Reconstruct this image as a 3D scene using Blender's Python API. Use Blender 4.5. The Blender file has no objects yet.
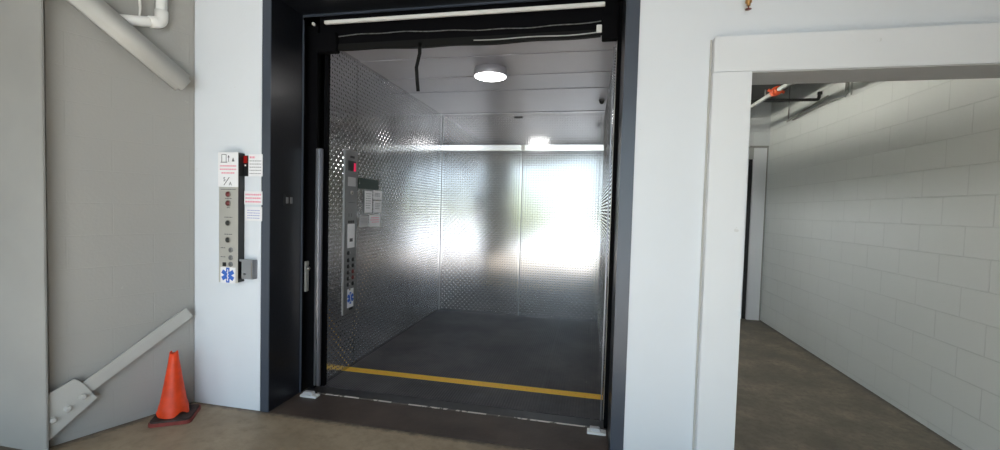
import bpy, bmesh, math, random
from mathutils import Vector, Matrix
random.seed(4)
scene = bpy.context.scene
C = scene.collection

# ------------------------------------------------------------ camera
H = 1.5
F, YAW, PITCH, ROLL = 434.0, 11.67, 2.17, 1.548
def _axes():
    y, p, r = map(math.radians, (YAW, PITCH, ROLL))
    fw = Vector((-math.sin(y)*math.cos(p), math.cos(y)*math.cos(p), -math.sin(p)))
    rt = Vector((math.cos(y), math.sin(y), 0)); up = rt.cross(fw)
    return fw, rt*math.cos(r)+up*math.sin(r), -rt*math.sin(r)+up*math.cos(r)
fw, rt, up = _axes()
cd = bpy.data.cameras.new('camera'); cam = bpy.data.objects.new('camera', cd); C.objects.link(cam)
cd.sensor_width = 36; cd.lens = F*36/1000; cd.clip_start = 0.05
M4 = Matrix((rt, up, -fw)).transposed().to_4x4(); M4.translation = (0, 0, H)
cam.matrix_world = M4
scene.camera = cam

# ------------------------------------------------------------ world, sun, exposure
vs = scene.view_settings
vs.view_transform = 'Standard'; vs.look = 'None'; vs.gamma = 1; vs.use_curve_mapping = False
vs.exposure = 0.22
w = bpy.data.worlds.new('world'); scene.world = w; w.use_nodes = True
nt = w.node_tree; nt.nodes.clear()
wo = nt.nodes.new('ShaderNodeOutputWorld'); bg = nt.nodes.new('ShaderNodeBackground')
tc = nt.nodes.new('ShaderNodeTexCoord'); sx = nt.nodes.new('ShaderNodeSeparateXYZ')
nz = nt.nodes.new('ShaderNodeTexNoise'); nz.inputs['Scale'].default_value = 4; nz.inputs['Detail'].default_value = 4
ad = nt.nodes.new('ShaderNodeMath'); ad.operation = 'MULTIPLY_ADD'; ad.inputs[1].default_value = 0.10
rp = nt.nodes.new('ShaderNodeValToRGB')
nt.links.new(tc.outputs['Generated'], sx.inputs[0]); nt.links.new(tc.outputs['Generated'], nz.inputs['Vector'])
nt.links.new(nz.outputs['Fac'], ad.inputs[0]); nt.links.new(sx.outputs['Z'], ad.inputs[2])
fo = nt.nodes.new('ShaderNodeMath'); fo.operation = 'MULTIPLY_ADD'; fo.use_clamp = True; fo.inputs[1].default_value = -5.0; fo.inputs[2].default_value = -0.45
sb = nt.nodes.new('ShaderNodeMath'); sb.operation = 'MULTIPLY_ADD'; sb.inputs[1].default_value = -0.15
nt.links.new(sx.outputs['X'], fo.inputs[0]); nt.links.new(fo.outputs[0], sb.inputs[0]); nt.links.new(ad.outputs[0], sb.inputs[2])
s2 = nt.nodes.new('ShaderNodeMath'); s2.operation = 'ADD'; s2.inputs[1].default_value = 0.055
nt.links.new(sb.outputs[0], s2.inputs[0]); nt.links.new(s2.outputs[0], rp.inputs[0]); nt.links.new(rp.outputs[0], bg.inputs[0]); nt.links.new(bg.outputs[0], wo.inputs[0])
cr = rp.color_ramp
cr.elements[0].position = 0.0; cr.elements[0].color = (0.10, 0.10, 0.07, 1)
e = cr.elements.new(0.05); e.color = (0.09, 0.13, 0.04, 1)
e = cr.elements.new(0.085); e.color = (0.42, 0.42, 0.13, 1)
e = cr.elements.new(0.12); e.color = (0.74, 0.90, 1.0, 1)
cr.elements[-1].position = 0.6; cr.elements[-1].color = (0.55, 0.76, 1.0, 1)
bg.inputs['Strength'].default_value = 3.4
sl = bpy.data.lights.new('sun', 'SUN'); sl.energy = 20.0; sl.angle = 0.01; sl.color = (0.97, 0.98, 1.0)
so = bpy.data.objects.new('sun', sl); C.objects.link(so)
so.rotation_euler = Vector((-0.20, 0.72, -0.66)).to_track_quat('-Z', 'Y').to_euler()
so.location = (0, -10, 12)

# ------------------------------------------------------------ material helpers
MATS = {}
class NB:
    def __init__(s, name, **p):
        m = bpy.data.materials.new(name); m.use_nodes = True; s.m = m; s.t = m.node_tree; s.t.nodes.clear()
        s.o = s.n('ShaderNodeOutputMaterial'); s.b = s.n('ShaderNodeBsdfPrincipled')
        s.l(s.b.outputs[0], s.o.inputs[0])
        for k, v in p.items(): s.b.inputs[k.replace('_', ' ')].default_value = v
        MATS[name] = m
        s.g = s.n('ShaderNodeNewGeometry'); s.pos = s.g.outputs['Position']
    def n(s, t): return s.t.nodes.new(t)
    def l(s, a, b): s.t.links.new(a, b)
    def val(s, inp, v):
        if hasattr(v, 'is_output') or isinstance(v, bpy.types.NodeSocket): s.l(v, inp)
        else: inp.default_value = v
    def math(s, op, a, b=0.0, c=0.0, clamp=False):
        n = s.n('ShaderNodeMath'); n.operation = op; n.use_clamp = clamp
        s.val(n.inputs[0], a); s.val(n.inputs[1], b); s.val(n.inputs[2], c); return n.outputs[0]
    def sep(s):
        if not hasattr(s, '_s'):
            q = s.n('ShaderNodeSeparateXYZ'); s.l(s.pos, q.inputs[0]); s._s = q.outputs
        return s._s
    def comb(s, x, y, z=0.0):
        q = s.n('ShaderNodeCombineXYZ'); s.val(q.inputs[0], x); s.val(q.inputs[1], y); s.val(q.inputs[2], z); return q.outputs[0]
    def noise(s, scale, detail=3, rough=0.5, vec=None):
        q = s.n('ShaderNodeTexNoise'); s.l(vec or s.pos, q.inputs['Vector'])
        q.inputs['Scale'].default_value = scale; q.inputs['Detail'].default_value = detail; q.inputs['Roughness'].default_value = rough
        return q.outputs['Fac']
    def ramp(s, f, stops):
        q = s.n('ShaderNodeValToRGB'); s.l(f, q.inputs[0]); r = q.color_ramp
        r.elements[0].position, r.elements[0].color = stops[0][0], (*stops[0][1], 1)
        r.elements[1].position, r.elements[1].color = stops[-1][0], (*stops[-1][1], 1)
        for p, c in stops[1:-1]:
            e = r.elements.new(p); e.color = (*c, 1)
        return q.outputs[0]
    def mix(s, f, a, b, mode='MIX'):
        q = s.n('ShaderNodeMix'); q.data_type = 'RGBA'; q.blend_type = mode
        s.val(q.inputs[0], f); s.val(q.inputs[6], a if not isinstance(a, tuple) else (*a[:3], 1)); s.val(q.inputs[7], b if not isinstance(b, tuple) else (*b[:3], 1))
        return q.outputs[2]
    def bump(s, h, dist, strength=1.0, prev=None):
        q = s.n('ShaderNodeBump'); s.l(h, q.inputs['Height']); q.inputs['Distance'].default_value = dist; q.inputs['Strength'].default_value = strength
        if prev: s.l(prev, q.inputs['Normal'])
        s.l(q.outputs[0], s.b.inputs['Normal']); return q.outputs[0]
    def color(s, c): s.l(c, s.b.inputs['Base Color'])

def plain(name, col, rough=0.5, metal=0.0, var=0.0, bump=0.0, scale=20, **kw):
    b = NB(name, Roughness=rough, Metallic=metal, **kw); b.b.inputs['Base Color'].default_value = (*col, 1)
    if var:
        f = b.noise(scale, 4)
        b.color(b.ramp(f, [(0.3, tuple(x*(1-var) for x in col)), (0.7, tuple(min(1, x*(1+var)) for x in col))]))
    if bump: b.bump(b.noise(scale*6, 2), bump)
    return b.m

def wall_paint(name, col, axis=None, block=0.0, stain=(0.5, 0.5, 0.46)):
    b = NB(name, Roughness=0.5)
    X, Y, Z = b.sep()
    f = b.noise(0.9, 5, 0.6)
    c = b.ramp(f, [(0.3, tuple(x*0.95 for x in col)), (0.7, col)])
    sp = b.noise(9, 6, 0.7)                                      # scuffs with a shape of their own
    c = b.mix(b.math('MULTIPLY', b.math('GREATER_THAN', sp, 0.70), 0.35), c, stain)
    if axis:
        u = {'x': X, 'y': Y}[axis]
        br = b.n('ShaderNodeTexBrick'); b.l(b.comb(u, b.math('ADD', Z, -0.045)), br.inputs['Vector'])
        br.inputs['Scale'].default_value = 1; br.inputs['Brick Width'].default_value = 0.406; br.inputs['Row Height'].default_value = 0.203
        br.inputs['Mortar Size'].default_value = 0.0035; br.inputs['Mortar Smooth'].default_value = 0.35
        br.inputs['Color1'].default_value = (0, 0, 0, 1); br.inputs['Color2'].default_value = (1, 1, 1, 1); br.inputs['Mortar'].default_value = (0.5, 0.5, 0.5, 1)
        h = b.math('SUBTRACT', 1.0, br.outputs['Fac'])
        mod = b.math('MULTIPLY_ADD', b.noise(2.2, 3), 1.6, -0.25, clamp=True)
        c = b.mix(b.math('MULTIPLY', b.math('MULTIPLY', br.outputs['Fac'], 0.26*block), mod), c, (0.22, 0.22, 0.20))
        nrm = b.bump(h, 0.004*block, 1.0)
        b.bump(b.noise(60, 3), 0.0015, 0.6, nrm)
    else:
        b.bump(b.noise(14, 4), 0.0015, 0.5)
    b.color(c)
    return b.m

def tread(name, axis):
    b = NB(name, Metallic=1.0, Roughness=0.15)
    b.bump(b.noise(1.1, 1), 0.02, 0.35)
    b.color(b.ramp(b.noise(2, 4, 0.6), [(0.3, (0.58, 0.58, 0.59)), (0.7, (0.68, 0.68, 0.69))]))
    return b.m

# floors
def floor_mat(name, cols, scale=1.3, edge_band=None):
    b = NB(name, Roughness=0.6)
    f = b.noise(scale, 7, 0.62)
    c = b.ramp(f, [(0.32, cols[0]), (0.5, cols[1]), (0.68, cols[2])])
    s = b.noise(scale*9, 5, 0.7)
    c = b.mix(b.math('MULTIPLY', b.math('SUBTRACT', s, 0.45, clamp=True), 2.2), c, cols[3])
    if edge_band:
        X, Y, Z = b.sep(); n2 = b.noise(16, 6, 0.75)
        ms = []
        for (nx, ny, off, wd) in edge_band:      # noisy darker band along the foot of a wall
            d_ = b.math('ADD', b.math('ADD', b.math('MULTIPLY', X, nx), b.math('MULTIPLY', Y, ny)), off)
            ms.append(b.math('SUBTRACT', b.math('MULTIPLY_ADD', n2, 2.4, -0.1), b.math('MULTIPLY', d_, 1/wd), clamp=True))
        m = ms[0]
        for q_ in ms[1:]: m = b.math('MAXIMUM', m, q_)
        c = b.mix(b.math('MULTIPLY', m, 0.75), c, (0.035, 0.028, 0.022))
    b.color(c)
    b.l(b.math('MULTIPLY_ADD', f, 0.35, 0.40), b.b.inputs['Roughness'])
    b.bump(b.noise(45, 4), 0.002, 0.5)
    return b.m
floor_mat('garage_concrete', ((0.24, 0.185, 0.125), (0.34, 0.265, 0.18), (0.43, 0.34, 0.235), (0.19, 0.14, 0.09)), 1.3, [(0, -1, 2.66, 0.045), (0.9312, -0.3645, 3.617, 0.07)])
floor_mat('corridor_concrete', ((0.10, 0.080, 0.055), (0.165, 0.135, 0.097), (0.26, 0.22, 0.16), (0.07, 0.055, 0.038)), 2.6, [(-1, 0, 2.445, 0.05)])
floor_mat('outdoor_concrete', ((0.40, 0.40, 0.39), (0.48, 0.48, 0.46), (0.55, 0.55, 0.52), (0.4, 0.4, 0.38)), 0.6)
def rubber():
    b = NB('ribbed_rubber', Roughness=0.55, Specular_IOR_Level=0.3)
    X, Y, Z = b.sep()
    rib = b.math('SINE', b.math('MULTIPLY', X, 2*math.pi/0.022))
    b.bump(rib, 0.0012, 0.8)
    dust = b.noise(1.6, 6, 0.65)
    c = b.ramp(dust, [(0.35, (0.058, 0.056, 0.062)), (0.7, (0.12, 0.115, 0.12))])
    sp = b.noise(34, 2, 0.5)
    area = b.math('GREATER_THAN', b.noise(0.9, 1), 0.47)
    c = b.mix(b.math('MULTIPLY', b.math('MULTIPLY', b.math('GREATER_THAN', sp, 0.735), area), 0.7), c, (0.35, 0.32, 0.27))
    b.color(c); return b.m
rubber()
def stripe():
    b = NB('yellow_paint', Roughness=0.5)
    b.color(b.mix(b.math('MULTIPLY', b.math('GREATER_THAN', b.noise(55, 4, 0.7), 0.63), 0.6), (0.95, 0.56, 0.06), (0.28, 0.16, 0.03)))
    return b.m
stripe()
def threshold():
    b = NB('threshold_steel', Roughness=0.5, Metallic=0.0)
    f = b.noise(3, 6, 0.6)
    c = b.ramp(f, [(0.3, (0.048, 0.034, 0.028)), (0.7, (0.095, 0.070, 0.058))])
    c = b.mix(b.math('MULTIPLY', b.math('GREATER_THAN', b.noise(60, 3, 0.7), 0.70), 0.5), c, (0.2, 0.18, 0.15))
    b.color(c); b.bump(b.noise(30, 4), 0.002, 0.5); return b.m
threshold()
def worn_edge():
    b = NB('worn_edge', Roughness=0.4)
    b.color(b.mix(b.math('GREATER_THAN', b.noise(7, 5, 0.7), 0.50), (0.09, 0.075, 0.065), (0.62, 0.56, 0.50)))
    return b.m
worn_edge()
wall_paint('white_wall', (0.74, 0.78, 0.825))
wall_paint('white_trim', (0.79, 0.82, 0.85))
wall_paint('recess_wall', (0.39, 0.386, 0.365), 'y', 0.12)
wall_paint('block_wall', (0.74, 0.76, 0.74), 'y', 0.9)
wall_paint('corridor_end_wall', (0.66, 0.68, 0.68), 'x', 0.8)
tread('tread_plate_side', 'y'); tread('tread_plate_back', 'x')
plain('column_paint', (0.33, 0.33, 0.315), 0.5, var=0.05, scale=3, bump=0.001)
plain('brace_paint', (0.50, 0.50, 0.475), 0.45, var=0.04, scale=6, bump=0.001)
def chipped(name, base, chip, thr):
    b = NB(name, Roughness=0.32)
    b.color(b.mix(b.math('GREATER_THAN', b.noise(22, 6, 0.75), thr), base, chip))
    b.bump(b.noise(30, 3), 0.001, 0.4); return b.m
chipped('slate_paint', (0.050, 0.062, 0.085), (0.4, 0.4, 0.4), 0.76)
plain('black_navy_paint', (0.009, 0.010, 0.014), 0.32, bump=0.0008, scale=6)
plain('black_steel', (0.003, 0.003, 0.004), 0.7, Specular_IOR_Level=0.08)
plain('black_rubber', (0.005, 0.005, 0.005), 0.6, Specular_IOR_Level=0.2)
plain('shaft_dark', (0.006, 0.006, 0.006), 0.9)
plain('pale_bar', (0.78, 0.78, 0.76), 0.35)
plain('worn_lip', (0.12, 0.12, 0.12), 0.4, var=0.6, scale=30)
plain('silver_track', (0.26, 0.26, 0.29), 0.35, 0.8)
plain('stainless', (0.62, 0.60, 0.56), 0.42, 0.75, var=0.05, scale=5)
plain('bright_stainless', (0.74, 0.74, 0.74), 0.25, 1.0)
plain('dark_stainless', (0.24, 0.24, 0.245), 0.42, 0.6)
plain('cab_ceiling_paint', (0.42, 0.42, 0.465), 0.35, 0.15, var=0.04, scale=2)
plain('black_plastic', (0.010, 0.010, 0.011), 0.35)
plain('red_plastic', (0.35, 0.01, 0.01), 0.35)
plain('red_button', (0.16, 0.03, 0.03), 0.4)
plain('dark_button', (0.02, 0.022, 0.02), 0.4)
plain('steel_ring', (0.35, 0.33, 0.30), 0.3, 1.0)
plain('paper', (0.84, 0.84, 0.86), 0.6)
plain('paper_grey', (0.50, 0.50, 0.51), 0.6)
plain('ink', (0.10, 0.10, 0.11), 0.6)
plain('faint_ink', (0.36, 0.36, 0.38), 0.6)
plain('pink_ink', (0.80, 0.34, 0.42), 0.6)
plain('blue_ink', (0.30, 0.32, 0.60), 0.6)
plain('star_blue', (0.03, 0.13, 0.55), 0.5)
plain('green_plate', (0.012, 0.030, 0.022), 0.5)
plain('cone_orange', (0.74, 0.052, 0.003), 0.5, var=0.18, scale=14)
plain('cone_base_dirty', (0.045, 0.032, 0.028), 0.7, var=0.5, scale=18)
plain('cone_base_red', (0.22, 0.035, 0.025), 0.6, var=0.3, scale=14)
plain('pvc_white', (0.84, 0.84, 0.82), 0.35)
plain('pipe_grey', (0.42, 0.43, 0.42), 0.45)
plain('conduit_grey', (0.30, 0.30, 0.28), 0.45)
plain('black_pipe', (0.012, 0.012, 0.012), 0.5)
plain('orange_red_paint', (0.72, 0.10, 0.03), 0.4)
plain('brass', (0.55, 0.33, 0.14), 0.3, 1.0)
plain('duct_dark', (0.035, 0.035, 0.035), 0.7)
plain('lock_box_steel', (0.33, 0.34, 0.36), 0.45, 0.6)
plain('door_grey', (0.80, 0.81, 0.83), 0.45)
plain('ceiling_slab', (0.60, 0.60, 0.59), 0.8)
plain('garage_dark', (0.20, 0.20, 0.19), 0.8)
plain('beam_soffit', (0.45, 0.46, 0.47), 0.6)
b = NB('lamp_diffuser', Roughness=0.4); b.b.inputs['Base Color'].default_value = (1, 1, 1, 1)
b.b.inputs['Emission Color'].default_value = (1, 0.98, 0.96, 1); b.b.inputs['Emission Strength'].default_value = 20
b = NB('added_tube_glow', Roughness=0.4)  # glow of the added corridor lamp, upper and lower tube
b.b.inputs['Emission Color'].default_value = (1.0, 0.98, 0.88, 1); b.b.inputs['Emission Strength'].default_value = 62
b = NB('added_tube_glow_low', Roughness=0.4)
b.b.inputs['Emission Color'].default_value = (0.95, 0.98, 1.0, 1); b.b.inputs['Emission Strength'].default_value = 66
b = NB('red_led', Roughness=0.4); b.b.inputs['Base Color'].default_value = (0.4, 0.0, 0.03, 1)
b.b.inputs['Emission Color'].default_value = (1, 0.02, 0.12, 1); b.b.inputs['Emission Strength'].default_value = 0.45
b = NB('red_indicator', Roughness=0.4); b.b.inputs['Base Color'].default_value = (0.25, 0.0, 0.0, 1)
b.b.inputs['Emission Color'].default_value = (1, 0.05, 0.03, 1); b.b.inputs['Emission Strength'].default_value = 0.06

# ------------------------------------------------------------ mesh helpers
def box(bm, x0, x1, y0, y1, z0, z1, bev=0.0):
    r = bmesh.ops.create_cube(bm, size=1)
    for v in r['verts']:
        v.co = ((x0+x1)/2 + v.co.x*(x1-x0), (y0+y1)/2 + v.co.y*(y1-y0), (z0+z1)/2 + v.co.z*(z1-z0))
    if bev:
        es = list({e for v in r['verts'] for e in v.link_edges})
        bmesh.ops.bevel(bm, geom=es, offset=bev, segments=2, affect='EDGES')
    return bm
def B(*a, **k):
    bm = bmesh.new(); box(bm, *a, **k); return bm
def prism(bm, pts, d):
    """pts: closed outline of 3-D points, extruded by vector d"""
    d = Vector(d); a = [bm.verts.new(p) for p in pts]; c = [bm.verts.new(Vector(p)+d) for p in pts]
    bm.faces.new(a); bm.faces.new(c[::-1])
    n = len(pts)
    for i in range(n): bm.faces.new((a[i], c[i], c[(i+1) % n], a[(i+1) % n]))
    bmesh.ops.recalc_face_normals(bm, faces=bm.faces); return bm
def tube(bm, pts, r, n=12, smooth=True):
    pts = [Vector(p) for p in pts]; rings = []
    prev = None
    for i, p in enumerate(pts):
        t = ((pts[i+1]-p) if i == 0 else (p-pts[i-1]) if i == len(pts)-1 else (pts[i+1]-p).normalized()+(p-pts[i-1]).normalized()).normalized()
        if prev is None:
            a = t.cross(Vector((0, 0, 1)));
            if a.length < 1e-3: a = t.cross(Vector((1, 0, 0)))
            a.normalize()
        else: a = (prev - t*prev.dot(t)).normalized()
        prev = a; c = t.cross(a)
        rr = r[i] if isinstance(r, (list, tuple)) else r
        rings.append([bm.verts.new(p + a*rr*math.cos(2*math.pi*k/n) + c*rr*math.sin(2*math.pi*k/n)) for k in range(n)])
    for A, D in zip(rings, rings[1:]):
        for k in range(n):
            f = bm.faces.new((A[k], A[(k+1) % n], D[(k+1) % n], D[k])); f.smooth = smooth
    bm.faces.new(rings[0][::-1]); bm.faces.new(rings[-1]); return bm
def arc_pts(pts, rad, seg=5):
    """round the corners of a polyline"""
    pts = [Vector(p) for p in pts]; out = [pts[0]]
    for i in range(1, len(pts)-1):
        a = (pts[i-1]-pts[i]); c = (pts[i+1]-pts[i]); r = min(rad, a.length*0.45, c.length*0.45)
        p0 = pts[i]+a.normalized()*r; p2 = pts[i]+c.normalized()*r
        for k in range(seg+1):
            t = k/seg; out.append(p0*(1-t)**2 + pts[i]*2*t*(1-t) + p2*t*t)
    out.append(pts[-1]); return out
def lathe(bm, prof, centre, axis=(0, 0, 1), n=28, smooth=True):
    """prof: (radius, height) along axis"""
    q = Vector((0, 0, 1)).rotation_difference(Vector(axis)); rings = []
    for r, h in prof:
        rings.append([bm.verts.new(Vector(centre)+q @ Vector((r*math.cos(2*math.pi*k/n), r*math.sin(2*math.pi*k/n), h))) for k in range(n)])
    for A, D in zip(rings, rings[1:]):
        for k in range(n):
            f = bm.faces.new((A[k], A[(k+1) % n], D[(k+1) % n], D[k])); f.smooth = smooth
    if prof[0][0] > 1e-4: bm.faces.new(rings[0][::-1])
    if prof[-1][0] > 1e-4: bm.faces.new(rings[-1])
    bmesh.ops.remove_doubles(bm, verts=bm.verts, dist=1e-6)
    bmesh.ops.recalc_face_normals(bm, faces=bm.faces); return bm

def tread_panel(u0, u1, z0, z1, plane, at, sgn, thick=0.02):
    """a sheet with raised lozenges: plane 'x' faces +-X (u is Y), plane 'y' faces -Y (u is X)"""
    bm = bmesh.new()
    P = (lambda u, z, h: (at+sgn*h, u, z)) if plane == 'x' else (lambda u, z, h: (u, at+sgn*h, z))
    a = P(u0, z0, -thick); c = P(u1, z1, 0.0)
    box(bm, min(a[0], c[0]), max(a[0], c[0]), min(a[1], c[1]), max(a[1], c[1]), z0, z1)
    p = 0.034; L, W, Ht = 0.0160, 0.0064, 0.0034; q = math.sqrt(0.5)
    i0, i1 = math.ceil((u0+0.014)/p), math.floor((u1-0.014)/p); k0, k1 = math.ceil((z0+0.014)/p), math.floor((z1-0.014)/p)
    vl, fl_ = [], []
    for i in range(i0, i1+1):
        for k in range(k0, k1+1):
            s_ = 1 if (i+k) % 2 else -1; u, z = i*p, k*p; n = len(vl)
            for (l, w_, h) in ((-L, 0, 0), (-L*0.3, -W, 0), (L*0.3, -W, 0), (L, 0, 0), (L*0.3, W, 0), (-L*0.3, W, 0), (-L*0.45, 0, Ht), (L*0.45, 0, Ht)):
                vl.append(P(u+(l-w_*s_)*q, z+(l*s_+w_)*q, h))
            fl_ += [(n, n+1, n+6), (n+1, n+2, n+7, n+6), (n+2, n+3, n+7), (n+3, n+4, n+7), (n+4, n+5, n+6, n+7), (n+5, n, n+6)]
    vv = [bm.verts.new(c_) for c_ in vl]
    for f in fl_: bm.faces.new([vv[m] for m in f])
    bmesh.ops.recalc_face_normals(bm, faces=bm.faces)
    return bm
def wloc(o):
    v = Vector(o.location)
    while o.parent: o = o.parent; v += Vector(o.location)
    return v
def obj(name, bm, mat, parent=None, base=False):
    """link bm (world coordinates) as one mesh object, its origin at its own centre or base"""
    me = bpy.data.meshes.new(name)
    lo = Vector((min(v.co[i] for v in bm.verts) for i in range(3))); hi = Vector((max(v.co[i] for v in bm.verts) for i in range(3)))
    c = (lo+hi)/2
    if base: c.z = lo.z
    for v in bm.verts: v.co -= c
    bm.to_mesh(me); bm.free()
    me.materials.append(MATS[mat] if isinstance(mat, str) else mat)
    o = bpy.data.objects.new(name, me); C.objects.link(o)
    if parent: o.parent = parent; o.location = c - wloc(parent)
    else: o.location = c
    return o
def tag(o, label, cat, group=None):
    o['label'] = label; o['category'] = cat
    if group: o['group'] = group
    return o
def thing(name, loc, label, cat, group=None):
    o = bpy.data.objects.new(name, None); o.empty_display_size = 0.1; C.objects.link(o); o.location = loc
    return tag(o, label, cat, group)
def struct(name, bm, mat, parent=None):
    o = obj(name, bm, mat, parent)
    if not parent: o['kind'] = 'structure'
    return o
def structE(name, loc):
    o = bpy.data.objects.new(name, None); C.objects.link(o); o.location = loc; o['kind'] = 'structure'; return o

# ------------------------------------------------------------ the setting
YF = 2.66                      # face of the front wall
ZT = 3.45                      # garage ceiling
XL, XR = -2.20, 0.165          # lift opening
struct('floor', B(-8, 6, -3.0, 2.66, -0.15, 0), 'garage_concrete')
struct('ground', box(B(-14, -3.0, -4.6, -3.0, -0.2, -0.02), -3.0, 16, -34, -3.0, -0.2, -0.02), 'outdoor_concrete')
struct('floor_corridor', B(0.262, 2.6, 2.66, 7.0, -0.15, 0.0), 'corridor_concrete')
# left recess wall, built as one slab that bends at the column
A = Vector((-3.119, 1.955, 0)); Bc = Vector((-2.845, 2.66, 0))
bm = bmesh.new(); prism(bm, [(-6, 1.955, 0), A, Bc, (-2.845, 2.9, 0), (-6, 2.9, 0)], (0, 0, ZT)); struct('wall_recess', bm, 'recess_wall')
bm = bmesh.new()
prism(bm, [(-2.86, 2.70, 0), (-2.852, 2.672, 0), (-2.83, YF, 0), (XL-0.075, YF, 0), (XL-0.075, 3.0, 0), (-2.86, 3.0, 0)], (0, 0, ZT))
struct('wall_left', bm, 'white_wall')
bm = bmesh.new(); box(bm, 0.24, 0.644, YF, 2.86, 0, ZT)
struct('wall_middle', bm, 'white_wall')
struct('wall_header', B(0.644, 6, YF, 2.86, 2.475, ZT), 'white_wall')
struct('wall_over_lift', B(XL-0.075, 0.24, YF, 3.0, 3.05, ZT), 'white_wall')
struct('wall_right_front', B(2.60, 6, YF, 2.86, 0, 2.475), 'white_wall')
# portal casing
struct('trim_1', B(0.638, 0.834, 2.60, 2.86, 0, 2.280, bev=0.003), 'white_trim')
bm = B(0.641, 2.6, 2.606, 2.86, 2.283, 2.475, bev=0.002); struct('trim_2', bm, 'white_trim')
struct('trim_3', B(0.834, 2.40, 2.615, 2.86, 2.275, 2.283), 'beam_soffit')
struct('trim_4', B(0.629, 0.638, 2.652, 2.665, 0, 2.475), plain('gap_shadow', (0.50, 0.50, 0.48), 0.7))  # shadow line beside the pillar, put in as a grey strip
struct('trim_5', B(2.40, 2.60, 2.60, 2.86, 0, 2.28, bev=0.004), 'white_trim')
# corridor
struct('wall_right', B(2.445, 2.65, 2.86, 7.0, 0, 3.2), 'block_wall')
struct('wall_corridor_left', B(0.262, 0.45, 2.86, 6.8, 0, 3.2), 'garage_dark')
bm = bmesh.new(); box(bm, 0.262, 2.19, 6.8, 6.95, 2.47, 3.2); box(bm, 2.19, 2.445, 6.8, 6.95, 2.47, 3.2); box(bm, 0.262, 1.35, 6.8, 6.95, 0, 2.47)
struct('wall_back', bm, 'corridor_end_wall')
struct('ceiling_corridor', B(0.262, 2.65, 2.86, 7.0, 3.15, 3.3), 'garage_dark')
d = structE('door_1', (1.8, 6.8, 0))
struct('door_frame', B(2.250, 2.415, 6.785, 6.86, 0.0, 2.455, bev=0.004), 'door_grey', d)
struct('door_frame', B(2.195, 2.43, 6.78, 6.86, 2.458, 2.485), 'conduit_grey', d)
struct('door_leaf', B(1.35, 2.195, 6.82, 6.86, 0.0, 2.46), 'door_grey', d)
struct('door_gap', B(2.195, 2.250, 6.83, 6.86, 0.0, 2.30), 'black_plastic', d)
struct('door_edge', B(2.415, 2.432, 6.79, 6.86, 0.0, 2.455), 'conduit_grey', d)
struct('door_stop', B(2.195, 2.250, 6.80, 6.86, 2.30, 2.455), 'pipe_grey', d)
# garage shell behind the camera
struct('ceiling', B(-8, 6, -2.0, 3.0, ZT, ZT+0.2), 'ceiling_slab')
struct('ceiling_edge_beam', B(-8, 6, -2.1, -1.8, 2.95, ZT), 'ceiling_slab')
struct('wall_rear', B(-3.9, -2.5, -2.1, -1.7, 0, 2.95), 'garage_dark')
struct('added_wall_right', B(3.4, 3.6, -2.1, 2.66, 0, ZT), 'garage_dark')  # unseen wall added to block light from the right
struct('added_wall_rear_right', B(1.9, 3.6, -2.1, -1.7, 0, 2.95), 'garage_dark')  # unseen wall added to close off the rear light on this side
struct('added_wall_left', B(-6.2, -6, -2.1, 1.95, 0, ZT), 'garage_dark')  # unseen wall added to keep light off the left column
# lift shaft, dark
bm = bmesh.new()
box(bm, -2.6, -2.42, 3.04, 6.4, -0.6, 3.5); box(bm, 0.20, 0.262, 3.04, 6.4, -0.6, 3.5)
box(bm, -2.6, 0.262, 6.2, 6.4, -0.6, 3.5); box(bm, -2.6, 0.262, 3.04, 6.4, 3.45, 3.6); box(bm, -2.6, 0.262, 3.04, 6.4, -0.7, -0.6)
struct('wall_shaft', bm, 'shaft_dark')

# ------------------------------------------------------------ lift entrance frame
fr = thing('elevator_door_frame', (-1.02, 2.83, 0), 'dark slate painted steel frame around the wide lift opening', 'door frame')
obj('jamb_flange', B(-2.268, XL, 2.654, 2.664, 0, 3.0, bev=0.002), 'slate_paint', fr)
obj('jamb_flange', B(0.165, 0.243, 2.650, 2.664, 0, 3.0, bev=0.002), 'slate_paint', fr)
obj('head_flange', B(-2.268, 0.243, 2.650, 2.662, 3.0, 3.10), 'slate_paint', fr)
obj('jamb_lining', B(-2.235, XL, 2.662, 3.0, 0, 2.935), 'black_navy_paint', fr)
obj('jamb_lining', B(0.165, 0.20, 2.662, 3.0, 0, 2.935), 'black_navy_paint', fr)
obj('head_lining', B(-2.235, 0.20, 2.662, 3.0, 2.935, 3.0), 'black_navy_paint', fr)
obj('jamb_bead', B(XL-0.002, XL+0.008, 2.992, 3.004, 0.0, 2.90), 'slate_paint', fr)
obj('head_bead', B(XL, XR, 2.99, 3.004, 2.922, 2.936), 'slate_paint', fr)
# recess behind the frame and door hardware
bm = B(-2.42, XL, 3.004, 3.03, 0, 3.4); box(bm, XR+0.003, 0.20, 3.0, 3.03, 0, 3.4); box(bm, -2.42, 0.2, 3.0, 3.02, 2.94, 3.44)
obj('hoistway_return', bm, 'black_steel', fr)
obj('track_post', B(-2.30, -2.145, 3.10, 3.13, 0.0, 2.9), 'black_steel', fr)
obj('track_post', B(0.142, 0.175, 3.04, 3.09, 0.0, 2.9), 'black_steel', fr)
tk = obj('door_track', B(-2.142, -2.090, 3.085, 3.11, 0.03, 1.935, bev=0.003), 'silver_track', fr)
obj('track_groove', B(-2.121, -2.111, 3.080, 3.086, 0.03, 1.935), 'bright_stainless', tk)
obj('door_track', B(0.118, 0.126, 3.085, 3.10, 0.03, 2.62), 'silver_track', fr)
la = obj('latch_plate', B(-2.199, -2.184, 3.035, 3.075, 0.80, 1.04, bev=0.003), 'conduit_grey', fr)
bm = bmesh.new(); lathe(bm, [(0.016, 0), (0.016, 0.02), (0.009, 0.03), (0, 0.03)], (-2.180, 3.055, 0.985), (0.6, -0.8, 0)); obj('latch_roller', bm, 'steel_ring', la)
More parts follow.
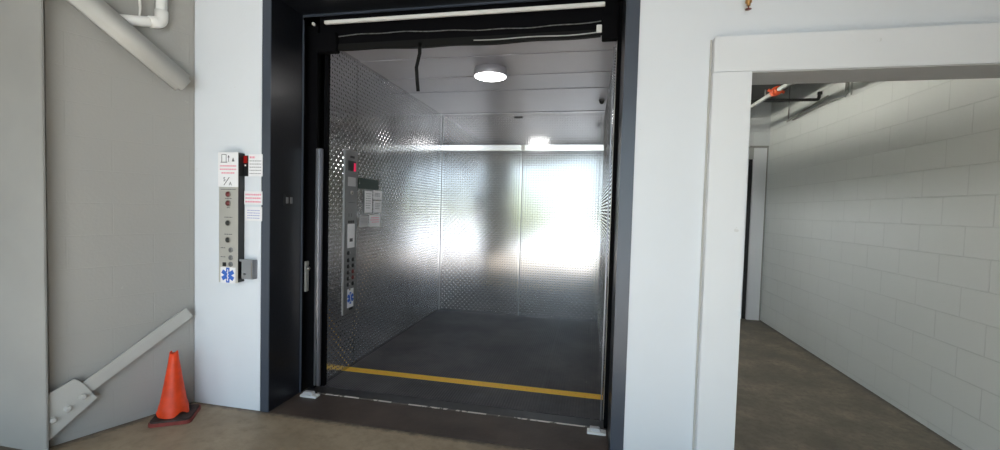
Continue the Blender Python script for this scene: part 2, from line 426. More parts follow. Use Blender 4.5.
cb = obj('reader_box', B(-2.2, -2.183, 2.785, 2.878, 1.475, 1.560, bev=0.003), 'black_plastic', fr)
for y in (2.808, 2.852):
    obj('push_button', B(-2.184, -2.176, y-0.012, y+0.012, 1.495, 1.542, bev=0.002), 'dark_stainless', cb)
obj('head_bar', B(-1.985, 0.05, 2.94, 2.965, 2.838, 2.862, bev=0.003), 'pale_bar', fr)
bm = bmesh.new(); lathe(bm, [(0.012, 0), (0.012, 0.02), (0.0, 0.026)], (-2.07, 2.95, 2.84), (0, -1, 0)); obj('head_stop', bm, 'pale_bar', fr)

# raised vertical-sliding door whose lower edge hangs into view
dr = thing('raised_elevator_door', (-1.0, 3.06, 2.68), 'black raised lift door with a sagging rubber bottom edge under the frame head', 'lift door')
obj('door_panel', B(-2.09, 0.14, 3.045, 3.085, 2.70, 3.42), 'black_steel', dr)
bm = bmesh.new()
N = 40; xs = [-1.93+(0.03+1.93)*i/N for i in range(N+1)]
def sag(x): return 2.678 - 0.012*math.sin((x+1.9)*1.6) + 0.004*math.sin(x*11)
for i in range(N):
    z0, z1 = sag(xs[i]), sag(xs[i+1])
    vs8 = [bm.verts.new(p) for p in ((xs[i], 3.03, z0), (xs[i+1], 3.03, z1), (xs[i+1], 3.03, 2.72), (xs[i], 3.03, 2.72),
                                     (xs[i], 3.06, z0), (xs[i+1], 3.06, z1), (xs[i+1], 3.06, 2.72), (xs[i], 3.06, 2.72))]
    for q in ((0, 1, 2, 3), (5, 4, 7, 6), (4, 5, 1, 0), (3, 2, 6, 7)): bm.faces.new([vs8[k] for k in q])
    if i == 0: bm.faces.new([vs8[k] for k in (4, 0, 3, 7)])
    if i == N-1: bm.faces.new([vs8[k] for k in (1, 5, 6, 2)])
bmesh.ops.remove_doubles(bm, verts=bm.verts, dist=1e-5)
obj('bottom_seal', bm, 'black_rubber', dr)
bm = bmesh.new(); tube(bm, [(x, 3.024, sag(x)+0.022+0.003*math.sin(x*6)) for x in xs[22:]], 0.004, 8); obj('edge_wire', bm, 'pipe_grey', dr)
bm = bmesh.new(); tube(bm, [(x, 3.038, 2.775+0.012*math.sin(x*3)+0.003*math.sin(x*17)) for x in xs], 0.0035, 6); obj('worn_lip', bm, 'worn_lip', dr)
obj('edge_bracket', B(0.0, 0.035, 3.01, 3.03, 2.695, 2.745, bev=0.003), 'pale_bar', dr)
obj('end_block', B(-2.09, -1.925, 3.00, 3.06, 2.655, 2.80, bev=0.004), 'black_steel', dr)
obj('end_block', B(0.037, 0.14, 3.00, 3.06, 2.645, 2.80, bev=0.004), 'black_steel', dr)
bm = bmesh.new()
prof = [(-1.262, 2.70), (-1.262, 2.62), (-1.285, 2.52), (-1.279, 2.44), (-1.268, 2.345)]
for y in (0,):
    L = [(x-0.013, 3.03, z) for x, z in prof]; R_ = [(x+0.013, 3.03, z) for x, z in prof[::-1]]
    prism(bm, L+R_, (0, 0.006, 0))
obj('pull_strap', bm, 'black_rubber', dr)

# ------------------------------------------------------------ threshold
th = thing('steel_threshold', (-1.0, 2.84, 0), 'worn dark brown steel threshold plate at the foot of the lift opening', 'threshold')
obj('threshold_plate', B(-2.199, 0.164, 2.655, 3.015, -0.05, 0.004), 'threshold_steel', th)
obj('worn_edge', B(-2.06, 0.05, 3.015, 3.027, -0.05, 0.008), 'worn_edge', th)
obj('sill_plate', B(-2.199, 0.164, 3.027, 3.145, -0.05, 0.003), plain('sill_dark', (0.035, 0.034, 0.036), 0.4, var=0.3, scale=9), th)
for k, (x0, x1, y0, y1) in enumerate(((-2.15, -2.01, 2.925, 2.985), (0.03, 0.155, 2.925, 2.985))):
    t = thing('door_bumper', ((x0+x1)/2, (y0+y1)/2, 0.004), ('small white bumper block on the threshold beside the left jamb' if k == 0 else 'flat white worn bumper plate on the threshold beside the right jamb'), 'bumper')
    bm = B(x0, x1, y0, y1, 0.004, 0.020, bev=0.003)
    obj('bumper_base', bm, 'pale_bar', t)
    bm = bmesh.new(); prism(bm, [(x0+0.015, y0+0.012, 0.02), (x1-0.035, y0+0.012, 0.02), (x1-0.045, y0+0.02, 0.038), (x0+0.02, y0+0.02, 0.038)], (0, 0.035, 0))
    obj('bumper_pad', bm, 'paper_grey', t)

# ------------------------------------------------------------ the lift car
X0, X1, Y0, Y1, ZC = -2.12, 0.15, 3.165, 6.0, 2.82
car = thing('elevator_car', (-1.0, 4.6, 0), 'large freight lift car lined with shiny diamond plate, with black ribbed floor', 'lift car')
fl = obj('floor_mat', B(X0, X1, Y0, Y1, -0.05, 0.0), 'ribbed_rubber', car)
obj('floor_seam', B(-0.345, -0.341, 3.2, 6.0, -0.002, 0.0008), plain('seam_grey', (0.09, 0.09, 0.09), 0.5), fl)
obj('safety_stripe', B(X0, X1, 3.505, 3.60, -0.002, 0.0015), 'yellow_paint', car)
# left wall: three diamond-plate sheets with narrow open joints
js = [3.2, 3.655, 4.874, 6.0]
for a, c in zip(js, js[1:]):
    obj('wall_panel', tread_panel(a+0.0025, c-0.0025, 0.0, ZC, 'x', X0, 1), 'tread_plate_side', car)
js = [3.2, 4.55, 6.0]
for a, c in zip(js, js[1:]):
    obj('wall_panel', tread_panel(a+0.0025, c-0.0025, 0.0, ZC, 'x', X1, -1), 'tread_plate_side', car)
obj('wall_panel', tread_panel(X0, -0.939, 0.0, 2.31, 'y', Y1, -1), 'tread_plate_back', car)
obj('wall_panel', tread_panel(-0.935, X1, 0.0, 2.31, 'y', Y1-0.004, -1), 'tread_plate_back', car)
obj('wall_panel', tread_panel(X0, X1, 2.385, ZC, 'y', Y1, -1), 'tread_plate_back', car)
for a, c in ((X0, -0.965), (-0.915, X1)):
    obj('bumper_rail', prism(bmesh.new(), [(a, Y1-0.008, 2.315), (a, Y1-0.0165, 2.388), (a, Y1+0.002, 2.388), (a, Y1+0.002, 2.315)], (c-a, 0, 0)), 'bright_stainless', car)
obj('wall_panel', B(X0, X1, Y1, Y1+0.02, 2.31, 2.385), 'stainless', car)
bm = B(X0, X0+0.006, Y1-0.004, Y1+0.0, 0, ZC); obj('corner_trim', bm, 'dark_stainless', car)
obj('joint_strip', B(-0.947, -0.935, Y1-0.007, Y1-0.003, 0.0, 2.31), 'dark_stainless', car)
for i in range(22):
    obj('rivet', lathe(bmesh.new(), [(0.006, 0), (0.005, 0.003), (0, 0.004)], (-0.941, Y1-0.007, 0.06+i*0.105), (0, -1, 0), n=8), 'bright_stainless', car)
# ceiling of lapped pans running across
ys = [3.17, 3.70, 4.26, 4.79, 5.88, 6.0]
for a, c in zip(ys, ys[1:]):
    bm = bmesh.new(); prism(bm, [(X0, a, ZC-0.006), (X0, c-0.004, ZC), (X0, c-0.004, ZC+0.03), (X0, a, ZC+0.03)], (X1-X0, 0, 0))
    obj('ceiling_panel', bm, 'cab_ceiling_paint', car)
obj('car_top', B(X0-0.02, X1+0.02, 3.12, 6.02, ZC+0.03, ZC+0.06), 'black_steel', car)
obj('front_post', B(-2.125, -2.098, 3.165, 3.20, 0.0, ZC), 'black_steel', car)
obj('front_post', B(0.143, 0.17, 3.165, 3.20, 0.0, ZC), 'stainless', car)
obj('vent_slot', B(-1.075, -0.96, Y1-0.008, Y1+0.002, 2.762, 2.782), 'black_plastic', car)

# car operating panel (a part of the car), its buttons sub-parts
cp = obj('control_panel', B(X0, X0+0.012, 3.452, 3.662, 0.515, 1.985, bev=0.002), 'dark_stainless', car)
XF = X0+0.012
def cpart(name, y0, y1, z0, z1, mat, d=0.004): return obj(name, B(XF-0.001, XF+d, y0, y1, z0, z1), mat, cp)
cpart('speaker_slot', 3.535, 3.60, 1.915, 1.935, 'black_plastic')
cpart('display_screen', 3.500, 3.625, 1.80, 1.89, 'black_plastic', 0.003)
cpart('red_digits', 3.590, 3.622, 1.80, 1.875, 'red_led', 0.005)
cpart('name_label', 3.500, 3.625, 1.665, 1.745, 'paper_grey', 0.003)
bm = bmesh.new(); lathe(bm, [(0.020, 0), (0.018, 0.008), (0.006, 0.010), (0, 0.010)], (XF, 3.565, 1.605), (1, 0, 0)); obj('key_switch', bm, 'steel_ring', cp)
cpart('key_hole', 3.560, 3.567, 1.597, 1.613, 'black_plastic', 0.012)
cpart('engraved_line', 3.515, 3.615, 1.515, 1.520, 'ink', 0.002)
for y in (3.52, 3.56): cpart('engraved_mark', y, y+0.007, 1.37+0.02, 1.42, 'ink', 0.002)
for y in (3.525, 3.56, 3.595):
    bm = bmesh.new(); lathe(bm, [(0.013, 0), (0.011, 0.006), (0, 0.006)], (XF, y, 1.345), (1, 0, 0), n=14); obj('indicator', bm, 'black_plastic', cp)
cpart('inspection_card', 3.505, 3.62, 1.11, 1.325, 'paper', 0.003)
cpart('card_mark', 3.535, 3.585, 1.165, 1.195, 'ink', 0.004)
for i, z in enumerate((1.065, 1.0, 0.945, 0.89, 0.835, 0.78)):
    for j, y in enumerate((3.520, 3.600)):
        if i == 0 and j == 1: continue
        bm = bmesh.new(); lathe(bm, [(0.020, 0), (0.020, 0.004), (0.015, 0.009), (0, 0.009)], (XF, y, z), (1, 0, 0), n=18)
        obj('button', bm, 'red_button' if (i, j) in ((3, 1), (4, 1)) else 'black_plastic', cp)
        obj('button_legend', B(XF, XF+0.002, y+0.023, y+0.034, z-0.008, z+0.008), 'paper_grey', cp)
bm = bmesh.new(); lathe(bm, [(0.012, 0), (0.012, 0.005), (0, 0.006)], (XF, 3.55, 0.735), (1, 0, 0), n=14); obj('key_switch', bm, 'steel_ring', cp)
def star(bm, c, u, v, nrm, R, w, d=0.001):
    """six-armed star of life drawn in the plane u, v"""
    c, u, v, nrm = map(Vector, (c, u, v, nrm))
    for k in range(3):
        a = math.pi/2 + k*math.pi/3; e = u*math.cos(a)+v*math.sin(a); s = e.cross(nrm)
        prism(bm, [c-e*R-s*w, c+e*R-s*w, c+e*R+s*w, c-e*R+s*w], nrm*(d+0.0002*k))
def star_sticker(parent, c, u, v, nrm, W, Hh, nm='medical_sticker'):
    c, u, v, nrm = map(Vector, (c, u, v, nrm)); bm = bmesh.new()
    prism(bm, [c-u*W-v*Hh, c+u*W-v*Hh, c+u*W+v*Hh, c-u*W+v*Hh], nrm*0.001); s = obj(nm, bm, 'paper', parent)
    bm = bmesh.new(); R = min(W*1.02, Hh*0.95); star(bm, c+nrm*0.001, u, v, nrm, R, R*0.27, 0.0008); st = obj('star_emblem', bm, 'star_blue', parent)
    bm = bmesh.new(); q = c+nrm*0.0022; w_ = R*0.05
    prism(bm, [q-u*w_-v*R*0.8, q+u*w_-v*R*0.8, q+u*w_+v*R*0.8, q-u*w_+v*R*0.8], nrm*0.0006)
    for i in range(6):
        z = -0.6+0.22*i; sgn = 1 if i % 2 else -1
        prism(bm, [q+u*(sgn*R*0.02)+v*R*z, q+u*(sgn*R*0.17)+v*R*(z+0.02), q+u*(sgn*R*0.17)+v*R*(z+0.1), q+u*(sgn*R*0.02)+v*R*(z+0.08)], nrm*0.0007)
    obj('serpent_staff', bm, 'paper', parent)
star_sticker(cp, (XF, 3.565, 0.652), (0, 1, 0), (0, 0, 1), (1, 0, 0), 0.052, 0.085)
cpart('keyway', 3.545, 3.60, 0.545, 0.565, 'black_plastic', 0.004)

# notices on the left car wall
def wall_lines(bm, y0, y1, zs, h=0.006, x=X0+0.003):
    for i, z in enumerate(zs):
        a = y0 + random.uniform(0, 0.15)*(y1-y0); c = y1 - random.uniform(0, 0.2)*(y1-y0)
        y = a
        while y < c:
            l = random.uniform(0.010, 0.03); box(bm, x, x+0.0008, y, min(y+l, c), z, z+h); y += l+0.006
def notice(name, y0, y1, z0, z1, label, cat, frame=None, pink=False, paper='paper', lines=6):
    t = thing(name, (X0+0.002, (y0+y1)/2, z0), label, cat)
    if frame:
        obj('frame', B(X0+0.0036, X0+0.010, y0-0.008, y1+0.008, z0-0.008, z1+0.008, bev=0.002), frame, t)
        obj('sheet', B(X0+0.009, X0+0.011, y0, y1, z0, z1), paper, t); xx = X0+0.011
    else:
        obj('sheet', B(X0+0.0036, X0+0.005, y0, y1, z0, z1), paper, t); xx = X0+0.005
    bm = bmesh.new(); n = lines; wall_lines(bm, y0+0.018, y1-0.018, [z1-0.03-(z1-z0-0.05)*i/n for i in range(n)], min(0.008, (z1-z0)/n*0.3), xx)
    obj('printing', bm, 'pink_ink' if pink else 'faint_ink', t)
    return t
t = thing('sign_plate', (X0, 3.9, 1.65), 'dark green blank sign plate high on the left lift wall', 'sign')
obj('plate', B(X0+0.0036, X0+0.007, 3.695, 4.085, 1.652, 1.752, bev=0.002), 'green_plate', t)
for y in (3.705, 4.075): obj('screw', lathe(bmesh.new(), [(0.006, 0), (0, 0.003)], (X0+0.007, y, 1.70), (1, 0, 0), n=8), 'steel_ring', t)
notice('framed_notice', 3.80, 3.945, 1.425, 1.635, 'narrow white framed notice under the left end of the green plate', 'notice', frame='dark_stainless', lines=7)
notice('framed_notice', 3.98, 4.155, 1.555, 1.645, 'small upper white notice below the right end of the green plate', 'notice', lines=3)
notice('paper_notice', 3.985, 4.15, 1.425, 1.545, 'small white notice directly above the pink printed notice on the lift wall', 'notice', lines=4)
notice('paper_notice', 3.72, 3.885, 1.29, 1.395, 'pale grey paper notice beside the pink printed one, lowest left', 'notice', paper='paper_grey', lines=4)
notice('paper_notice', 3.905, 4.13, 1.285, 1.40, 'small notice with pink printed lines on the left lift wall', 'notice', pink=True, lines=3)

# ceiling light of the car
lt = thing('ceiling_light', (-0.98, 4.07, 2.73), 'round glowing surface mounted light on the lift ceiling', 'ceiling light')
bm = bmesh.new(); lathe(bm, [(0.150, 0.078), (0.158, 0.0), (0.150, -0.004), (0.146, 0.0)], (-0.965, 4.04, 2.743), n=40); obj('housing', bm, 'cab_ceiling_paint', lt)
bm = bmesh.new(); lathe(bm, [(0.0, -0.022), (0.06, -0.020), (0.11, -0.013), (0.146, 0.0), (0.146, 0.006)], (-0.965, 4.04, 2.741), n=40); obj('diffuser', bm, 'lamp_diffuser', lt)
t = thing('ceiling_sensor', (0.09, 5.3, 2.815), 'small dark dome sensor on the lift ceiling near the right wall', 'sensor')
bm = bmesh.new(); lathe(bm, [(0.035, 0), (0.035, -0.012), (0.0, -0.012)], (0.09, 5.3, 2.812), n=20); obj('sensor_base', bm, 'dark_stainless', t)
bm = bmesh.new(); lathe(bm, [(0.028, -0.012), (0.026, -0.03), (0.015, -0.045), (0, -0.05)], (0.09, 5.3, 2.812), n=20); obj('sensor_dome', bm, 'black_plastic', t)

# ------------------------------------------------------------ hall call station on the left wall
hs = thing('call_station', (-2.49, 2.63, 0.93), 'tall stainless lift call station with buttons and a blue star sticker', 'call panel')
YP = 2.60
obj('side_box', B(-2.560, -2.410, YP+0.004, YF, 0.93, 1.840), 'black_plastic', hs)
fp = obj('face_plate', B(-2.567, -2.411, YP, YP+0.006, 0.925, 1.610, bev=0.0015), 'stainless', hs)
up_ = obj('instruction_sheet', B(-2.574, -2.411, YP-0.0005, YP+0.005, 1.600, 1.842), 'paper', hs)
def hline(bm, x0, x1, z, h=0.006, y=YP, step=(0.006, 0.016)):
    x = x0
    while x < x1:
        l = random.uniform(*step); box(bm, x, min(x+l, x1), y-0.0012, y, z, z+h); x += l+0.0035
bm = bmesh.new()
for z in (1.742, 1.718, 1.693): hline(bm, -2.558 if z > 1.70 else -2.545, -2.425 if z > 1.70 else -2.440, z, 0.010)
obj('pink_text', bm, 'pink_ink', up_)
bm = bmesh.new()
for (a, c, d_, e_) in ((-2.545, -2.541, 1.775, 1.828), (-2.509, -2.505, 1.775, 1.828), (-2.545, -2.505, 1.824, 1.828), (-2.552, -2.498, 1.770, 1.775)):
    box(bm, a, c, YP-0.0015, YP-0.0003, d_, e_)
obj('door_symbol', bm, 'ink', up_); bm = bmesh.new()
box(bm, -2.489, -2.485, YP-0.0015, YP-0.0003, 1.775, 1.812); prism(bm, [(-2.496, YP-0.0015, 1.806), (-2.478, YP-0.0015, 1.806), (-2.487, YP-0.0015, 1.822)], (0, 0.001, 0)); obj('arrow_symbol', bm, 'ink', up_); bm = bmesh.new()
prism(bm, [(-2.461, YP-0.0015, 1.778), (-2.439, YP-0.0015, 1.778), (-2.450, YP-0.0015, 1.806)], (0, 0.001, 0)); obj('triangle_symbol', bm, 'ink', up_); bm = bmesh.new()
prism(bm, [(-2.528, YP-0.0015, 1.612), (-2.522, YP-0.0015, 1.612), (-2.478, YP-0.0015, 1.668), (-2.484, YP-0.0015, 1.668)], (0, 0.001, 0))
obj('slash', bm, 'ink', up_)
def text_part(name, s, loc, size, mat, parent, rotz=0.0, rotx=math.pi/2):
    cu = bpy.data.curves.new(name, 'FONT'); cu.body = s; cu.size = size; cu.extrude = 0.0006; cu.align_x = 'CENTER'; cu.align_y = 'CENTER'
    tmp = bpy.data.objects.new('tmp', cu); C.objects.link(tmp); bpy.context.view_layer.update()
    me = bpy.data.meshes.new_from_object(tmp.evaluated_get(bpy.context.evaluated_depsgraph_get()))
    bpy.data.objects.remove(tmp)
    bm = bmesh.new(); bm.from_mesh(me); bmesh.ops.transform(bm, matrix=Matrix.Translation(loc) @ Matrix.Rotation(rotz, 4, 'Z') @ Matrix.Rotation(rotx, 4, 'X'), verts=bm.verts)
    return obj(name, bm, mat, parent)
text_part('numeral', '5', (-2.521, YP-0.001, 1.652), 0.040, 'ink', up_)
text_part('letter', 'A', (-2.472, YP-0.001, 1.622), 0.036, 'ink', up_)
for x0, x1, z in ((-2.55, -2.43, 1.580), (-2.515, -2.463, 1.517), (-2.50, -2.478, 1.452), (-2.52, -2.455, 1.385), (-2.52, -2.455, 1.265), (-2.55, -2.51, 1.168), (-2.55, -2.51, 1.104)):
    bm = bmesh.new(); hline(bm, x0, x1, z, 0.005); obj('engraving', bm, 'ink', fp)
for z, m in ((1.548, 'red_button'), (1.487, 'red_button'), (1.347, 'dark_button'), (1.228, 'dark_button')):
    bm = bmesh.new(); lathe(bm, [(0.021, 0), (0.021, 0.005), (0.017, 0.006), (0.017, 0.004)], (-2.489, YP, z), (0, -1, 0), n=24); rg = obj('button_ring', bm, 'steel_ring', fp)
    bm = bmesh.new(); lathe(bm, [(0.018, 0.0), (0.017, 0.008), (0.0, 0.010)], (-2.489, YP, z), (0, -1, 0), n=24); obj('button', bm, m, fp)
for z in (1.158, 1.103, 1.057):
    bm = bmesh.new(); lathe(bm, [(0.018, 0), (0.018, 0.004), (0.014, 0.006), (0.0, 0.006)], (-2.466, YP, z), (0, -1, 0), n=20); obj('key_switch', bm, 'dark_stainless', fp)
    obj('key_hole', B(-2.4675, -2.4645, YP-0.008, YP-0.005, z-0.009, z+0.009), 'black_plastic', fp)
obj('jack_port', B(-2.533, -2.505, YP-0.003, YP, 1.040, 1.068), 'black_plastic', fp)
star_sticker(fp, (-2.490, YP, 0.978), (1, 0, 0), (0, 0, 1), (0, -1, 0), 0.062, 0.056)

t = thing('floor_indicator', (-2.40, YF, 1.68), 'narrow black lift position lamp with a red lit top beside the call station', 'indicator')
obj('housing', B(-2.418, -2.374, 2.650, YF, 1.680, 1.826, bev=0.002), 'black_plastic', t)
obj('red_lens', B(-2.412, -2.380, 2.648, 2.651, 1.772, 1.822, bev=0.002), 'red_indicator', t)
obj('white_mark', B(-2.402, -2.390, 2.648, 2.651, 1.750, 1.762), 'paper', t)
def paper(x0, x1, z0, z1, label, rows, mat, x_in=0.01, crooked=0.0):
    t = thing('wall_notice', ((x0+x1)/2, YF, z0), label, 'notice')
    bm = bmesh.new(); prism(bm, [(x0, 2.651, z0), (x1, 2.651, z0), (x1+crooked, 2.651, z1), (x0, 2.651, z1)], (0, 0.0025, 0)); obj('sheet', bm, 'paper', t)
    bm = bmesh.new()
    for z, h in rows: hline(bm, x0+x_in, x1-x_in, z, h, 2.651)
    obj('printing', bm, mat, t); return t
t = paper(-2.372, -2.258, 1.680, 1.835, 'white printed notice right of the narrow red and black lamp', [(1.785-i*0.022, 0.006) for i in range(5)], 'faint_ink')
bm = bmesh.new(); hline(bm, -2.362, -2.320, 1.806, 0.014, 2.651); obj('red_heading', bm, 'pink_ink', t)
paper(-2.405, -2.258, 1.480, 1.575, 'white sticker with three pink printed lines beside the call station', [(1.545, 0.012), (1.520, 0.012), (1.495, 0.012)], 'pink_ink')
paper(-2.395, -2.260, 1.365, 1.465, 'white sticker with small blue printed lines under the pink one', [(1.437-0.018*i, 0.005) for i in range(4)], 'blue_ink', 0.016)
t = thing('key_lock_box', (-2.36, 2.64, 0.95), 'small grey steel box at the lower right of the call station', 'lock box')
obj('box_body', B(-2.395, -2.300, 2.615, YF, 0.955, 1.090, bev=0.003), 'lock_box_steel', t)
obj('box_lip', B(-2.409, -2.300, 2.612, 2.618, 1.078, 1.094, bev=0.001), 'lock_box_steel', t)
bm = bmesh.new(); lathe(bm, [(0.008, 0), (0.008, 0.006), (0, 0.007)], (-2.367, 2.615, 0.99), (0, -1, 0), n=14); obj('lock_cylinder', bm, 'dark_stainless', t)
obj('hinge', B(-2.312, -2.306, 2.611, 2.616, 0.965, 1.075), 'steel_ring', t)

# ------------------------------------------------------------ left column, braces and pipe
col = thing('steel_column', (-3.2, 1.9, 0), 'wide light grey painted steel column at the left edge', 'column')
obj('flange', B(-3.42, -3.046, 1.893, 1.905, 0, ZT, bev=0.002), 'column_paint', col)
obj('web', B(-3.25, -3.235, 1.905, 1.953, 0, ZT), 'column_paint', col)
P0 = Vector((-3.119, 1.955, 0)); dv = (Vector((-2.845, 2.655, 0))-P0).normalized(); nv = Vector((dv.y, -dv.x, 0))
def onplane(p, off): # snap x,y of p to the plane off metres in front of the recess wall
    p = Vector(p); s = (p-P0).dot(dv); q = P0+dv*s+nv*off; q.z = p.z; return q
gp = [onplane(p, 0.05) for p in ((-3.086, 1.915, 0.340), (-3.040, 2.025, 0.395), (-3.031, 2.043, 0.383), (-3.021, 2.068, 0.350), (-3.000, 2.122, 0.246), (-3.086, 1.915, 0.058))]
bm = bmesh.new(); prism(bm, gp, nv*0.012); g = obj('gusset_plate', bm, 'brace_paint', col)
for p in ((-3.072, 1.937, 0.185), (-3.049, 1.997, 0.227), (-3.024, 2.06, 0.277)):
    q = onplane(p, 0.062); bm = bmesh.new(); lathe(bm, [(0.021, 0), (0.021, 0.004), (0.017, 0.004), (0.017, 0.018), (0.012, 0.022), (0, 0.022)], q, nv, n=8, smooth=False)
    obj('bolt', bm, 'brace_paint', g)
def bar(a, b_, wdt, off, thk, mat, name, label, cat, round_end=False):
    a = onplane(a, off); b_ = onplane(b_, off); e = (b_-a).normalized(); s = e.cross(nv).normalized()*wdt/2
    bm = bmesh.new(); prism(bm, [a-s, b_-s, b_+s, a+s], nv*thk)
    bmesh.ops.bevel(bm, geom=[x for x in bm.edges], offset=min(thk, wdt)*(0.3 if round_end else 0.1), segments=3, affect='EDGES')
    if round_end:
        for f in bm.faces: f.smooth = True
    return tag(obj(name, bm, mat), label, cat)
bar((-3.045, 2.01, 0.270), (-2.815, 2.600, 0.690), 0.082, 0.035, 0.014, 'brace_paint', 'steel_brace', 'pale flat steel brace rising from the bolted plate to the corner', 'brace')
bar((-3.086, 1.93, 2.80), (-2.822, 2.572, 2.302), 0.140, 0.02, 0.085, 'brace_paint', 'steel_brace', 'thick grey tubular steel brace sloping down from the top left', 'brace', True)
pp = thing('white_pipe', tuple(onplane((-2.90, 2.38, 2.70), 0.03)), 'white plastic pipe elbow at the top left behind the thick brace', 'pipe')
q0 = onplane((-2.975, 2.19, 2.62), 0.035); q1 = onplane((-2.873, 2.450, 2.695), 0.035); q2 = q1.copy(); q2.z = ZT-0.1
bm = bmesh.new(); tube(bm, arc_pts([q0, q1, q2], 0.06), 0.032, 14); obj('pipe_run', bm, 'pvc_white', pp)
bm = bmesh.new(); tube(bm, arc_pts([q1+(q0-q1).normalized()*0.07, q1, q1+Vector((0, 0, 0.08))], 0.05), 0.038, 14); obj('elbow', bm, 'pvc_white', pp)
q3 = onplane((-2.915, 2.34, 2.70), 0.02)
bm = bmesh.new(); tube(bm, [q3+Vector((0, 0, -0.03)), q3+Vector((0.004, 0.004, 0.05)), q3+Vector((0, 0, 0.18))], [0.004, 0.008, 0.006], 8); obj('foam_drip', bm, 'pvc_white', pp)

# ------------------------------------------------------------ traffic cone
cx, cy = -2.765, 2.43
cn = thing('traffic_cone', (cx, cy, 0), 'orange traffic cone on a dirty dark base in the corner', 'traffic cone')
ang = math.radians(31)
def rot(x, y): return (cx+0.018+x*math.cos(ang)-y*math.sin(ang), cy+x*math.sin(ang)+y*math.cos(ang))
def base_outline(hw, c):
    pts = []
    for sx_, sy_, a0 in ((1, 1, 0), (-1, 1, 90), (-1, -1, 180), (1, -1, 270)):
        for k in range(5):
            a = math.radians(a0+22.5*k); pts.append((sx_*(hw-c)+c*math.cos(a), sy_*(hw-c)+c*math.sin(a)))
    return pts
bm = bmesh.new(); prism(bm, [(*rot(*p), 0.002) for p in base_outline(0.122, 0.03)], (0, 0, 0.022)); obj('base_rim', bm, 'cone_base_red', cn)
bm = bmesh.new(); prism(bm, [(*rot(*p), 0.024) for p in base_outline(0.115, 0.03)], (0, 0, 0.010)); obj('base_top', bm, 'cone_base_dirty', cn)
bm = bmesh.new(); n = 40; rings = []
for hgt, rr in ((0.034, 0.092), (0.07, 0.088), (0.10, 0.083), (0.105, 0.078), (0.25, 0.054), (0.40, 0.031), (0.452, 0.024), (0.455, 0.018), (0.43, 0.013)):
    ring = []
    for k in range(n):
        a = 2*math.pi*k/n; z = hgt; r2 = rr
        if hgt < 0.05: z += 0.026*max(0, math.sin(a*3.0+2.2))**2; r2 += 0.003*math.sin(a*5)
        if hgt in (0.452, 0.455): z += 0.010*(1 if math.sin(a*2+0.5) > 0 else -0.4)
        ring.append(bm.verts.new((cx+0.0+r2*math.cos(a)+0.012*hgt, cy+r2*math.sin(a), z)))
    rings.append(ring)
for a_, d_ in zip(rings, rings[1:]):
    for k in range(n):
        f = bm.faces.new((a_[k], a_[(k+1) % n], d_[(k+1) % n], d_[k])); f.smooth = True
obj('cone_body', bm, 'cone_orange', cn)

# ------------------------------------------------------------ corridor services
sp = thing('fire_sprinkler', (0.818, 2.62, 2.63), 'small brass sprinkler fitting at the top of the white wall', 'fire sprinkler')
bm = bmesh.new(); lathe(bm, [(0.011, 0.10), (0.011, 0.045), (0.016, 0.045), (0.016, 0.03), (0.010, 0.028), (0.010, 0.015)], (0.806, 2.625, 2.625), n=14); obj('fitting', bm, 'brass', sp)
bm = bmesh.new(); lathe(bm, [(0.003, 0.02), (0.004, -0.004), (0.016, -0.006), (0.016, -0.008), (0, -0.008)], (0.806, 2.625, 2.628), n=14); obj('deflector', bm, 'red_button', sp)
bm = bmesh.new(); tube(bm, [(0.806, 2.625, 2.72), (0.806, 2.665, 2.73)], 0.010, 10); obj('stub', bm, 'brass', sp)

dt = obj('duct_box', B(1.30, 1.875, 3.0, 6.79, 2.82, 3.149), 'duct_dark'); tag(dt, 'dark overhead duct running along the corridor ceiling', 'duct')
pi = thing('sprinkler_pipe', (1.7, 4.8, 2.7), 'pale overhead pipe with an orange red coupling in the corridor', 'pipe')
bm = bmesh.new(); tube(bm, [(1.70, 6.75, 2.712), (1.70, 3.2, 2.675)], 0.021, 14); obj('pipe_run', bm, 'pipe_grey', pi)
bm = bmesh.new(); tube(bm, [(1.70, 4.70, 2.691), (1.70, 4.56, 2.690)], 0.033, 16); tube(bm, [(1.70, 4.66, 2.691), (1.70, 4.60, 2.690)], 0.043, 16); obj('coupling', bm, 'orange_red_paint', pi)
for a, c in (((1.66, 4.63, 2.69), (1.63, 4.63, 2.705)), ((1.74, 4.63, 2.69), (1.77, 4.63, 2.675))): obj('coupling_bolt', tube(bmesh.new(), [a, c], 0.014, 8), 'orange_red_paint', pi)
bm = bmesh.new(); tube(bm, [(1.70, 4.9, 2.70), (1.70, 4.9, 2.78)], 0.006, 8); obj('hanger', bm, 'conduit_grey', pi)
bp = thing('black_pipe', (2.2, 5.4, 2.79), 'thin black pipe crossing the corridor with an upturned end', 'pipe')
bm = bmesh.new(); tube(bm, arc_pts([(0.45, 5.42, 2.80), (2.405, 5.40, 2.785), (2.415, 5.40, 2.86)], 0.025), 0.017, 12); obj('pipe_run', bm, 'black_pipe', bp)
bm = bmesh.new(); lathe(bm, [(0.022, 0), (0.022, 0.03)], (2.415, 5.40, 2.84), n=12); obj('end_cap', bm, 'black_pipe', bp)
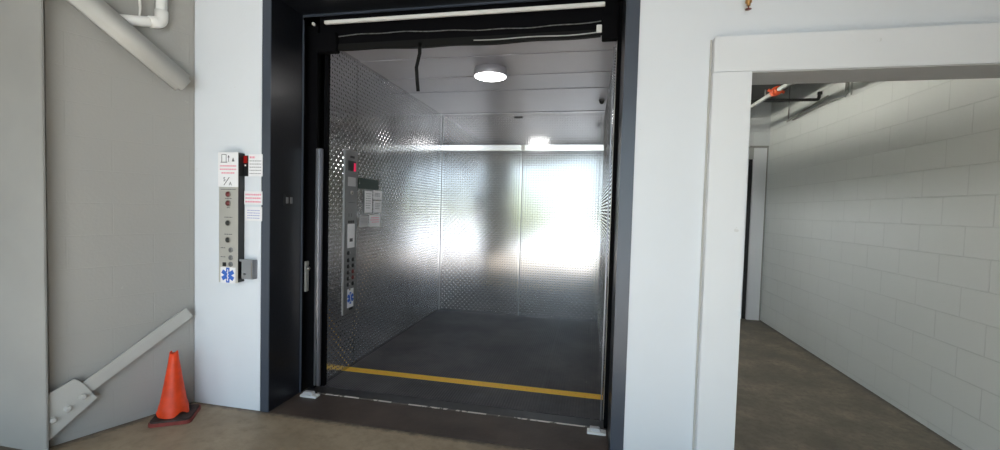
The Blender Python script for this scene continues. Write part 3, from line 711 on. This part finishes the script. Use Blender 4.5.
cd_ = thing('wall_conduit', (2.43, 5.3, 2.7), 'pair of thin grey conduits running along the corridor block wall', 'conduit')
bm = bmesh.new(); tube(bm, arc_pts([(2.425, 6.05, 2.70), (2.425, 5.35, 2.715), (2.425, 4.95, 2.705), (2.425, 4.88, 2.73), (2.425, 4.88, 2.83)], 0.03), 0.010, 10); obj('conduit_run', bm, 'conduit_grey', cd_)
bm = bmesh.new(); tube(bm, arc_pts([(2.400, 6.15, 2.70), (2.400, 5.75, 2.735), (2.400, 5.20, 2.775)], 0.05), 0.010, 10); obj('conduit_run', bm, 'conduit_grey', cd_)
bm = bmesh.new(); tube(bm, arc_pts([(2.43, 4.83, 2.69), (2.43, 4.83, 2.83), (2.43, 4.93, 2.83), (2.43, 4.93, 2.69)], 0.01), 0.007, 8); obj('clamp', bm, 'pipe_grey', cd_)
bm = bmesh.new(); tube(bm, [(2.40, 6.12, 2.70), (2.40, 6.12, 3.15)], 0.008, 8); obj('hanger_rod', bm, 'conduit_grey', cd_)
# unseen lamp added to leave a dark band on the block wall: one tube shines up, one down behind a skirt
ul = thing('added_corridor_light', (0.6, 4.7, 2.45), 'added unseen shaded tube light inside the corridor beside the partition', 'added light')
obj('tray', B(0.45, 0.72, 3.5, 6.3, 2.56, 2.575, bev=0.002), 'pipe_grey', ul)
obj('skirt', B(0.712, 0.72, 3.5, 6.3, 2.43, 2.56), 'pipe_grey', ul)
obj('added_tube', tube(bmesh.new(), [(0.55, 3.55, 2.60), (0.55, 6.25, 2.60)], 0.018, 12), 'added_tube_glow', ul)
obj('added_tube', tube(bmesh.new(), [(0.55, 4.0, 2.50), (0.55, 5.7, 2.50)], 0.018, 12), 'added_tube_glow_low', ul)

# groups of like things
for o in list(C.objects):
    n = o.name.split('.')[0]
    if o.parent is None and n in ('framed_notice', 'paper_notice'): o['group'] = 'notices on the left lift wall'
    if o.parent is None and n == 'wall_notice': o['group'] = 'notices beside the call station'
    if o.parent is None and n == 'door_bumper': o['group'] = 'bumpers on the threshold'
    if o.parent is None and n == 'steel_brace': o['group'] = 'braces of the steel column'
